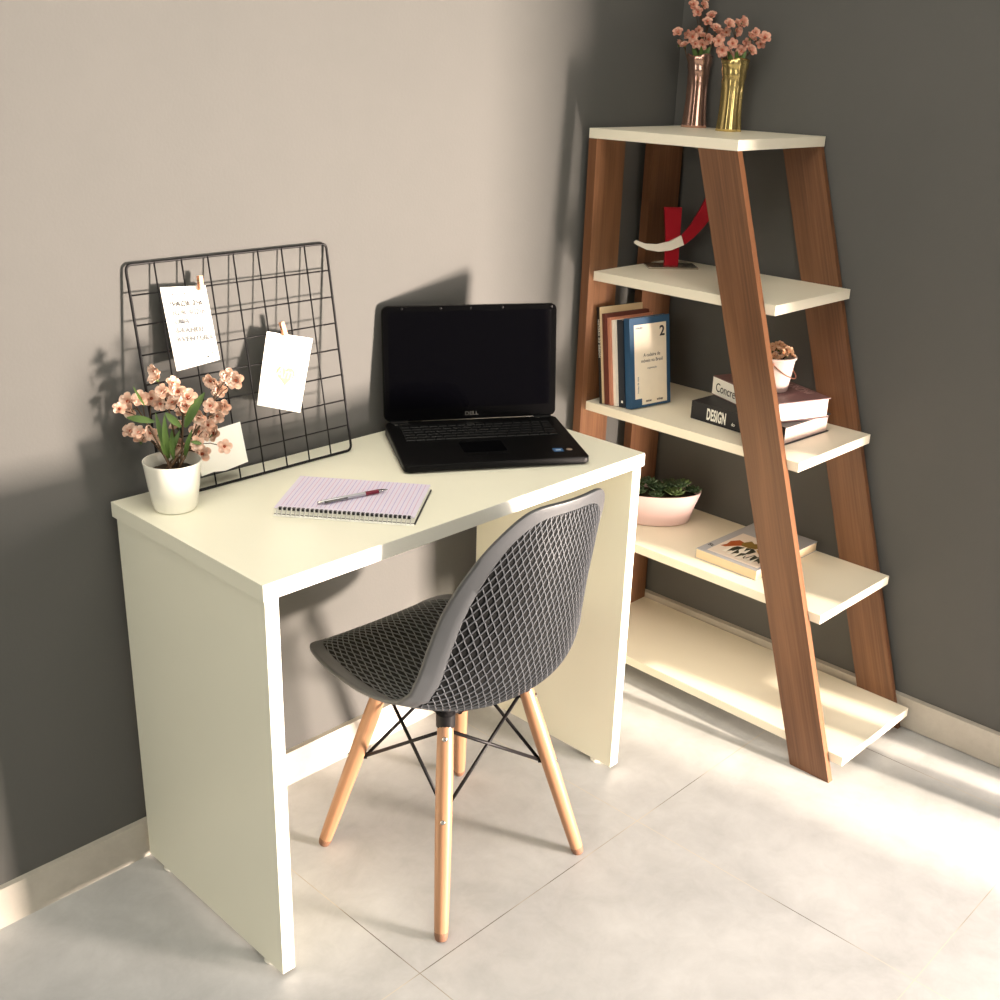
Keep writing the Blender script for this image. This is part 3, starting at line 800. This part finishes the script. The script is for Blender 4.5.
for pts, bx, lab, hh in ((B2, (1.534, -.086), 'bunch of small pink roses standing in the rose gold vase', .163), (B3, (1.487, -.216), 'bunch of small pink roses standing in the yellow gold vase', .155)):
    org = Vector((bx[0], bx[1], 1.3438 + hh * .52))
    th = thing('flower_bunch', lab, 'flowers', tuple(org))
    if 'bm_vase' not in globals():
        M_vp1 = mat('dusty_pink_petal', srgb(226, 170, 150), .65, noise=.15, nscale=70); M_vp2 = mat('dusty_pale_petal', srgb(236, 198, 176), .65, noise=.15, nscale=70)
        bm_vase = [blossom_mesh(.0135, M_vp1, M_vp2) for _ in range(4)]
    plant_blossoms(th, pts, org, bm_vase, 1.0)
    stems(th, Vector((bx[0], bx[1], 1.3438 + hh * .56)), pts, org, 5, .0014, .007)
    for k in range(5):
        a = k * 1.26; q_ = Vector((math.cos(a), math.sin(a), 0))
        leaf_obj(th, q_ * .006 + Vector((0, 0, hh * .35)), q_ * .022 + Vector((0, 0, hh * .62)), .0055, .004)

# ------------------------------------------------------------------ sculpture on the second shelf
sc = thing('sculpture', 'red and white bird sculpture on steel plate, on second shelf from the top', 'sculpture', (1.446, -.115, 1.0221), R(-42))
M_red = mat('red_acrylic', srgb(158, 12, 30), .45, spec=.2); M_ivory = mat('ivory_acrylic', srgb(244, 236, 222), .35)
box('base_plate', (-.061, -.034, 0), (.061, .034, .0045), mat('brushed_plate', srgb(170, 160, 146), .22, metal=.8), sc, bevel=.0008)
def px(x, y): return ((x - 674) / 405., (268 - y) / 385. + .0045)
def flat(name, pts, y0, y1, m, bev=.0008):
    n = len(pts); g = G(); P = [px(*p) for p in pts]
    g.add([(a, y0, b) for a, b in P] + [(a, y1, b) for a, b in P], [tuple(range(n)), tuple(range(2 * n - 1, n - 1, -1))] + [(i, n + i, n + (i + 1) % n, (i + 1) % n) for i in range(n)])
    return g.obj(name, m, sc)
flat('body_slab', [(667, 268), (681, 268), (680.5, 240), (680, 215), (662.5, 215), (665.5, 235), (667, 250)], -.004, .006, M_red)
flat('beak', [(635, 246.5), (637, 245.2), (646, 248.2), (658, 248.6), (670, 245.6), (681, 240), (684.5, 248.5), (672, 253.6), (660, 255.2), (648, 253.6), (638, 249.6), (635.2, 248)], -.012, -.0042, M_ivory)
flat('wing', [(681.4, 239.8), (690, 229), (697, 216), (703, 203), (709, 194), (720, 190), (719, 206), (712, 219), (703, 231), (694, 241), (684.9, 248.3)], -.012, -.0042, M_red)

# ------------------------------------------------------------------ books
def hardback(name, label, org, rotz, L_, W_, T_, cover, flatlay=True, group=None, lean=0., spine_col=None, inset=.003, hard=.0022, rot=None):
    """book in local axes: x across the pages away from the spine, y along the spine, z thickness"""
    th = thing(name, label, 'book', org, group=group, rot=rot if rot else (0, 0, rotz))
    g = G().box((0, 0, 0), (W_, L_, hard)).box((0, 0, T_ - hard), (W_, L_, T_)).box((0, 0, hard), (hard, L_, T_ - hard), mi=1)
    g.obj('cover', [cover, spine_col or cover], th)
    box('page_block', (hard, inset, hard), (W_ - inset, L_ - inset, T_ - hard), M_pages, th)
    return th
SG = 'books standing at the far end of the middle shelf'
ZS = .7031
YAW = R(-10); LEAN = R(8)
# upright books: local x = away from the spine, local y = up, local z = toward the near side
def upright(y, T_, H_, W_, name, label, cover, spine=None, x=1.263, lean=LEAN, hard=.0015, yaw=YAW, front=None):
    X = Vector((math.cos(yaw), math.sin(yaw), 0)); N_ = Vector((math.sin(yaw), -math.cos(yaw), 0))
    up = Vector((0, 0, 1)) * math.cos(lean) - N_ * math.sin(lean)
    nz = X.cross(up)
    M = Matrix((X, up, nz)).transposed().to_4x4()
    M.translation = Vector((x, y, ZS + .0002 + T_ * math.sin(lean)))
    th = thing(name, label, 'book', (0, 0, 0)); th.matrix_world = M
    g = G().box((0, 0, -T_), (W_, H_, -T_ + hard)).box((0, 0, -hard), (W_, H_, 0), mi=2).box((0, 0, -T_ + hard), (hard, H_, -hard), mi=1)
    g.obj('cover', [cover, spine or cover, front or cover], th)
    box('page_block', (hard, .002, -T_ + hard), (W_ - .003, H_ - .002, -hard), M_pages, th)
    return th
Mk = lambda n, c, r_=.5: mat(n, srgb(*c), r_, noise=.06, nscale=40)
M_blue = Mk('blue_cover', (36, 76, 110)); M_navy = Mk('dark_navy_cover', (26, 34, 46)); M_sal = Mk('salmon_cover', (194, 132, 108)); M_dred = Mk('brick_red_cover', (96, 46, 36)); M_blk = Mk('black_book_cover', (24, 22, 22)); M_crm = Mk('cream_cover', (206, 186, 150))
y = -.0870
b = upright(y, .0115, .2340, .138, 'book', 'tall black spined book with cream cover, farthest of the standing row', M_blk, front=M_crm, x=1.2500)
sp = Matrix(((0, 0, -1, -.0002), (1, 0, 0, 0), (0, 1, 0, 0), (0, 0, 0, 1)))
def spine_text(th, body, size, H0, zc, m):
    # reads down the spine; local frame: x' = -up, y' = along the thickness, facing -x
    M = Matrix(((0, 0, -1, -.0002), (-1, 0, 0, H0), (0, 1, 0, zc), (0, 0, 0, 1)))
    text('spine_lettering', body, size, m, th, M, space=1.1)
spine_text(b, 'HISTORIA DO DESIGN', .0085, .205, -.0085, M_paper)
y -= .0140
b = upright(y, .0125, .2200, .142, 'book', 'brick red paperback standing between the black and salmon spines', M_dred, x=1.2535)
y -= .0112
b = upright(y, .0100, .2120, .140, 'book', 'slim salmon paperback standing between brick red and white spines', M_sal, x=1.2565)
y -= .0108
b = upright(y, .0095, .2080, .138, 'book', 'slim white paperback standing between salmon and dark spines', Mk('white_cover', (240, 232, 220)), x=1.2590)
y -= .0225
b = upright(y, .0210, .2100, .136, 'book', 'dark navy book with mottled spine, standing behind the blue book', M_navy)
G().box((-.0004, .010, -.012), (0, .016, -.006)).obj('publisher_mark', M_paper, b)
y -= .0200
b = upright(y, .0190, .2165, .130, 'book', 'blue book with a cream title panel and number 2, nearest of the row', M_blue)
pan = G().box((.014, .022, 0), (.118, .200, .0004)).box((.036, .006, 0), (.118, .022, .0004))
pan.obj('title_panel', Mk('cream_panel', (238, 226, 206)), b)
def fr_(x, y_): return Matrix.Translation((x, y_, .0005))
text('lettering', '2', .034, M_cov, b, fr_(.096, .168), bold=.0008)
text('lettering', 'A cadeira de\nmóveis no Brasil', .0118, M_ink2, b, fr_(.070, .122), align='CENTER', line=1.15, sx=.9)
text('lettering', 'organização', .0066, M_ink, b, fr_(.070, .092), align='CENTER')
text('lettering', 'coleção', .0075, M_blue, b, fr_(.018, .190), bold=.0001)
text('lettering', 'senac', .0085, M_cov, b, fr_(.048, .012), bold=.0002)
text('lettering', 'edusp', .0085, M_cov, b, fr_(.084, .012), bold=.0002)
text('lettering', 'museu da casa', .0070, M_blue, b, fr_(.026, .035) @ Matrix.Rotation(R(90), 4, 'Z'))

def lying(label, A, yaw, L_, W_, T_, z, cover, spine, hard=.0022, pages=None, name='book'):
    """A = far spine corner; the spine runs toward -Y, pages toward +X"""
    th = thing(name, label, 'book', (A[0], A[1], z + .0001), yaw)
    g = G().box((0, -L_, 0), (W_, 0, hard)).box((0, -L_, T_ - hard), (W_, 0, T_)).box((0, -L_, hard), (hard, 0, T_ - hard), mi=1)
    g.obj('cover', [cover, spine], th)
    box('page_block', (hard, -L_ + .004, hard), (W_ - .004, -.004, T_ - hard), pages or M_pages, th)
    return th
bd = lying('thick black book with white title on its spine, bottom of the pile', (1.3265, -.294), R(-3.8), .262, .179, .043, ZS, M_cov, M_cov, pages=Mk('pinkish_pages', (240, 214, 204)))
SPM = lambda x, y_, z_: Matrix(((0, 0, -1, x), (-1, 0, 0, y_), (0, 1, 0, z_), (0, 0, 0, 1)))
text('spine_lettering', 'DESIGN', .037, M_paper, bd, SPM(-.0004, -.046, .0085), sx=.42, bold=.0012, space=1.05)
text('spine_lettering', 'do', .012, M_paper, bd, SPM(-.0004, -.118, .010), sx=.8)
M_plum = mat('plum_brown_cover', srgb(116, 84, 84), .5, noise=.12, nscale=90)
bt = lying('thick plum covered book with white spine, top of the pile under the bucket', (1.409, -.293), R(-21), .252, .145, .046, ZS + .0432, M_plum, M_paper, pages=Mk('white_pages', (244, 232, 222)))
text('spine_lettering', 'Concreto', .030, M_ink2, bt, SPM(-.0004, -.014, .012), sx=.85)
text('lettering', 'ARCHI', .034, Mk('faded_title', (170, 140, 134)), bt, Matrix.Translation((.112, -.118, .0461)) @ Matrix.Rotation(R(-90), 4, 'Z'), sx=.9)
zb = ZS + .0433 + .046
bk = thing('bucket_planter', 'small white bucket with copper handle and tan blossoms, on the book pile', 'planter', (1.411, -.457, zb + .0001))
G().lathe([(.026, 0), (.0290, .001), (.0305, .004), (.0405, .074), (.0430, .076), (.0434, .0795), (.0420, .081), (.0395, .079), (.0370, .065), (.001, .064)], 44).obj('bucket', mat('white_pink_enamel', srgb(230, 210, 204), .35), bk, smooth=40)
G().lathe([(.001, .0655), (.02, .0680), (.0372, .0660), (.0365, .0645), (.001, .0643)], 24).obj('soil', M_soil, bk, smooth=True)
M_cop = mat('copper_wire', srgb(196, 140, 116), .3, metal=.7)
hp = []
for k in range(17):
    a = PI * k / 16
    hp.append(Vector((.0425 * math.cos(a), -.0425 * math.sin(a) * .98 - .004 * math.sin(a), .068 - .034 * math.sin(a))))
hm = Matrix.Rotation(R(18), 4, 'Z')
G().tube([hm @ p for p in hp], .0013, 8).obj('handle', M_cop, bk, smooth=True)
for p in (hp[0], hp[-1]): G().lathe([(.0035, -.003), (.0035, .003)], 12, tuple(hm @ p)).obj('handle_pin', M_cop, bk)
M_tan1 = mat('tan_petal', srgb(226, 184, 152), .7, noise=.2, nscale=90); M_tan2 = mat('pale_tan_petal', srgb(240, 208, 178), .7, noise=.2, nscale=90)
tb = [blossom_mesh(.0085, M_tan1, M_tan2) for _ in range(3)]
pts = []
for k in range(34):
    a = k * 2.4; r_ = .034 * math.sqrt((k + .5) / 34); pts.append(Vector((1.411 + r_ * math.cos(a), -.457 + r_ * math.sin(a), zb + .082 + .020 * (1 - (r_ / .036) ** 2) + random.uniform(-.004, .005))))
org = Vector((1.411, -.457, zb)); plant_blossoms(bk, pts, org, tb, 1.0, face=(-.3, -.3, .8))
stems(bk, org + Vector((0, 0, .066)), pts, org, 5, .0012, .006)

# ------------------------------------------------------------------ fourth shelf
pl = thing('succulent_planter', 'pale pink bowl of dark green succulents on the fourth shelf from the top', 'planter', (1.403, -.166, .3793), R(-46))
def ovl(a, s_): return 1
PRF = [(.050, 0), (.0545, .0015), (.0575, .006), (.0660, .040), (.0735, .064), (.0740, .0665), (.0722, .0670), (.069, .060), (.064, .050), (.001, .050)]
g = G().lathe(PRF, 56)
g.v = [(x * 1.5, y_ * .82, z_ * 1.28) for x, y_, z_ in g.v]; g.obj('bowl', M_pink_cer, pl, smooth=40)
g = G().lathe([(.001, .058), (.04, .058), (.0670, .056), (.0640, .0505), (.001, .0502)], 40); g.v = [(x * 1.5, y_ * .82, z_ * 1.28) for x, y_, z_ in g.v]; g.obj('soil', M_soil, pl, smooth=True)
M_suc = mat('dark_succulent', srgb(48, 70, 40), .5, noise=.4, nscale=60); M_suc2 = mat('olive_succulent', srgb(84, 104, 56), .5, noise=.35, nscale=60)
def rosette(parent, c, r_, m, rings=4):
    g = G()
    for k in range(rings):
        n = 8 - k; el = .25 + .32 * k; rr_ = r_ * (1 - .18 * k)
        for i in range(n):
            a = 2 * PI * i / n + k * .5; d = Vector((math.cos(a) * math.cos(el), math.sin(a) * math.cos(el), math.sin(el))); s_ = Vector((-math.sin(a), math.cos(a), 0)); n_ = s_.cross(d)
            v = []; f = []
            for j in range(5):
                q_ = j / 4; w_ = rr_ * .28 * math.sin(PI * (.12 + .8 * q_)); cc = d * rr_ * q_ + n_ * -.15 * rr_ * q_ * q_
                v += [cc - s_ * w_, cc - n_ * w_ * .4, cc + s_ * w_, cc + n_ * w_ * .25]
                if j:
                    b_ = j * 4; f += [(b_ - 4 + u, b_ - 4 + (u + 1) % 4, b_ + (u + 1) % 4, b_ + u) for u in range(4)]
            f += [(0, 3, 2, 1), (16, 17, 18, 19)]
            g.add(v, f)
    o_ = g.obj('succulent', m, parent, smooth=True, loc=c); return o_
for x, y_, z_, r_, m_ in ((0, 0, .064, .034, M_suc), (-.025, -.045, .062, .030, M_suc), (.030, -.045, .064, .032, M_suc2), (-.03, .03, .062, .030, M_suc2), (.030, .03, .064, .034, M_suc), (0, -.072, .060, .024, M_suc2),
                          (.005, .070, .060, .026, M_suc), (-.045, -.008, .060, .024, M_suc), (.048, -.005, .060, .026, M_suc2), (.01, -.02, .080, .026, M_suc), (-.01, .04, .078, .026, M_suc), (.02, .052, .076, .022, M_suc2)):
    rosette(pl, (y_ * 1.28, x * .8, z_ + .020), r_, m_)

mg = thing('book', 'softcover art book with a leaf collage cover lying on the fourth shelf from the top', 'book', (1.284, -.3735, .3793), R(-1.5))
# local x: up the cover, local -y: to the reader's right
M_mgc = Mk('grey_blue_cover', (176, 176, 182)); M_mgp = Mk('tan_pages', (222, 202, 168))
ML, MW, MT = .264, .172, .0245
G().box((0, -MW, 0), (ML, 0, .0012)).box((0, -MW, MT - .0012), (ML, 0, MT)).box((0, -.0012, .0012), (ML, 0, MT - .0012)).obj('cover', M_mgc, mg)
box('page_block', (.0008, -MW + .001, .0012), (ML - .002, -.0012, MT - .0012), M_mgp, mg)
CM = Matrix(((0, 1, 0, 0), (-1, 0, 0, 0), (0, 0, 1, MT), (0, 0, 0, 1)))       # cover frame: x right, y up the cover
G().box((.022, .014, 0), (MW - .008, .165, .0004), CM).obj('picture_ground', Mk('picture_cream', (236, 222, 210)), mg)
def blot(pts, m, z_=.0006): G().prism(pts, z_ - .0003, z_, CM).obj('printed_leaf', m, mg)
M_rust = Mk('rust_print', (168, 84, 36)); M_olive = Mk('olive_print', (130, 104, 40)); M_dkg = Mk('dark_green_print', (44, 46, 30)); M_ochre = Mk('ochre_print', (182, 140, 60)); M_wht = Mk('white_print', (246, 240, 230))
blot([(.028, .060), (.034, .078), (.030, .100), (.042, .122), (.056, .118), (.064, .096), (.052, .080), (.040, .062)], M_rust)
blot([(.056, .112), (.066, .138), (.080, .128), (.094, .146), (.108, .126), (.100, .104), (.082, .096), (.064, .096)], M_olive, .0007)
blot([(.052, .050), (.060, .086), (.078, .092), (.096, .100), (.110, .090), (.104, .060), (.112, .034), (.098, .048), (.092, .028), (.082, .050), (.074, .034), (.066, .056), (.058, .040)], M_dkg, .0008)
blot([(.104, .100), (.118, .130), (.140, .126), (.152, .100), (.138, .082), (.120, .084)], M_ochre, .0009)
blot([(.112, .040), (.118, .072), (.130, .066), (.136, .080), (.146, .064), (.154, .070), (.152, .036), (.142, .046), (.132, .030), (.122, .046)], M_dkg, .0009)
for x, y_ in ((.050, .036), (.066, .030), (.082, .030), (.098, .026), (.114, .028), (.128, .026)): blot([(x, y_), (x + .006, y_ + .040), (x + .010, y_)], M_wht, .0011)
blot([(.074, .070), (.080, .096), (.088, .070), (.094, .092), (.098, .064), (.086, .054)], M_wht, .0012)
text('lettering', 'Ge', .062, M_cov, mg, CM @ Matrix.Translation((.056, .190, .0002)), bold=.0006)
text('lettering', 'St', .018, M_cov, mg, CM @ Matrix.Translation((.004, .040, .0002)), bold=.0004)
KL, KH, DS, LW_, CL, SN, WS = 650, 60, 20, 39, 35, 7, .4

# ------------------------------------------------------------------ light
def area(name, loc, target, sx, sy, power, col, spread=PI):
    l = bpy.data.lights.new(name, 'AREA'); l.shape = 'RECTANGLE'; l.size = sx; l.size_y = sy; l.energy = power; l.color = col; l.spread = spread
    o = bpy.data.objects.new(name, l); C.objects.link(o); o.location = loc
    d = Vector(target) - Vector(loc); o.rotation_euler = d.to_track_quat('-Z', 'Y').to_euler()
    return o
# area lamps stand in for daylight thrown in low from an unseen terrace
area('terrace_bounce', (1.83, -3.5, .235), (.6, 0, 1.1), .44, .44, KL, (1., .83, .70))
area('upper_wall_fill', (1.80, -3.5, .95), (.6, 0, 1.0), .40, .80, KH, (1., .83, .70))  # added fill that brightens the upper wall
# sky seen through the same opening
area('door_sky', (1.72, -2.80, .80), (.8, 0, .1), 1.1, 1.4, DS, (.92, .95, 1.))
# added fill lamps, at the left and under the ceiling, with no seen source
area('left_fill', (-2.8, -1.3, 1.5), (0, -.6, .6), 1.5, 1.5, LW_, (1., .97, .86))
area('ceiling_fill', (.15, -1.3, 2.6), (.15, -1.2, 0), 1.5, 1.5, CL, (1., .955, .83))
sun = bpy.data.lights.new('sun', 'SUN'); sun.energy = SN; sun.angle = R(2); sun.color = (1, .84, .66)
so = bpy.data.objects.new('sun', sun); C.objects.link(so)
so.rotation_euler = Vector((-.12, 1, -math.tan(R(33)))).to_track_quat('-Z', 'Y').to_euler()
w = bpy.data.worlds.new('sky'); SC.world = w; w.use_nodes = True
w.node_tree.nodes['Background'].inputs[0].default_value = (.9, .95, 1, 1); w.node_tree.nodes['Background'].inputs[1].default_value = WS

# ------------------------------------------------------------------ camera
cam = bpy.data.cameras.new('camera'); co = bpy.data.objects.new('camera', cam); C.objects.link(co); SC.camera = co
yaw, pitch, roll = R(-46.4419), R(-21.2679), R(1.8712)
fw = Vector((math.sin(-yaw) * math.cos(pitch), math.cos(yaw) * math.cos(pitch), math.sin(pitch)))
r_ = fw.cross(Vector((0, 0, 1))).normalized(); u_ = r_.cross(fw)
r2 = r_ * math.cos(roll) + u_ * math.sin(roll); u2 = -r_ * math.sin(roll) + u_ * math.cos(roll)
Mc = Matrix((r2, u2, -fw)).transposed().to_4x4(); Mc.translation = Vector((-.8489, -1.7475, 1.4813))
co.matrix_world = Mc
cam.sensor_fit = 'HORIZONTAL'; cam.sensor_width = 36; cam.lens = 36 * 1130.5176 / 1000; cam.clip_start = .02
SC.view_settings.view_transform = 'Standard'; SC.view_settings.look = 'None'; SC.view_settings.gamma = 1; SC.view_settings.exposure = 0
SC.view_settings.use_curve_mapping = False
SC.cycles.use_denoising = True
SC.cycles.max_bounces = 8; SC.cycles.diffuse_bounces = 5; SC.cycles.glossy_bounces = 4
SC.cycles.sample_clamp_indirect = 6
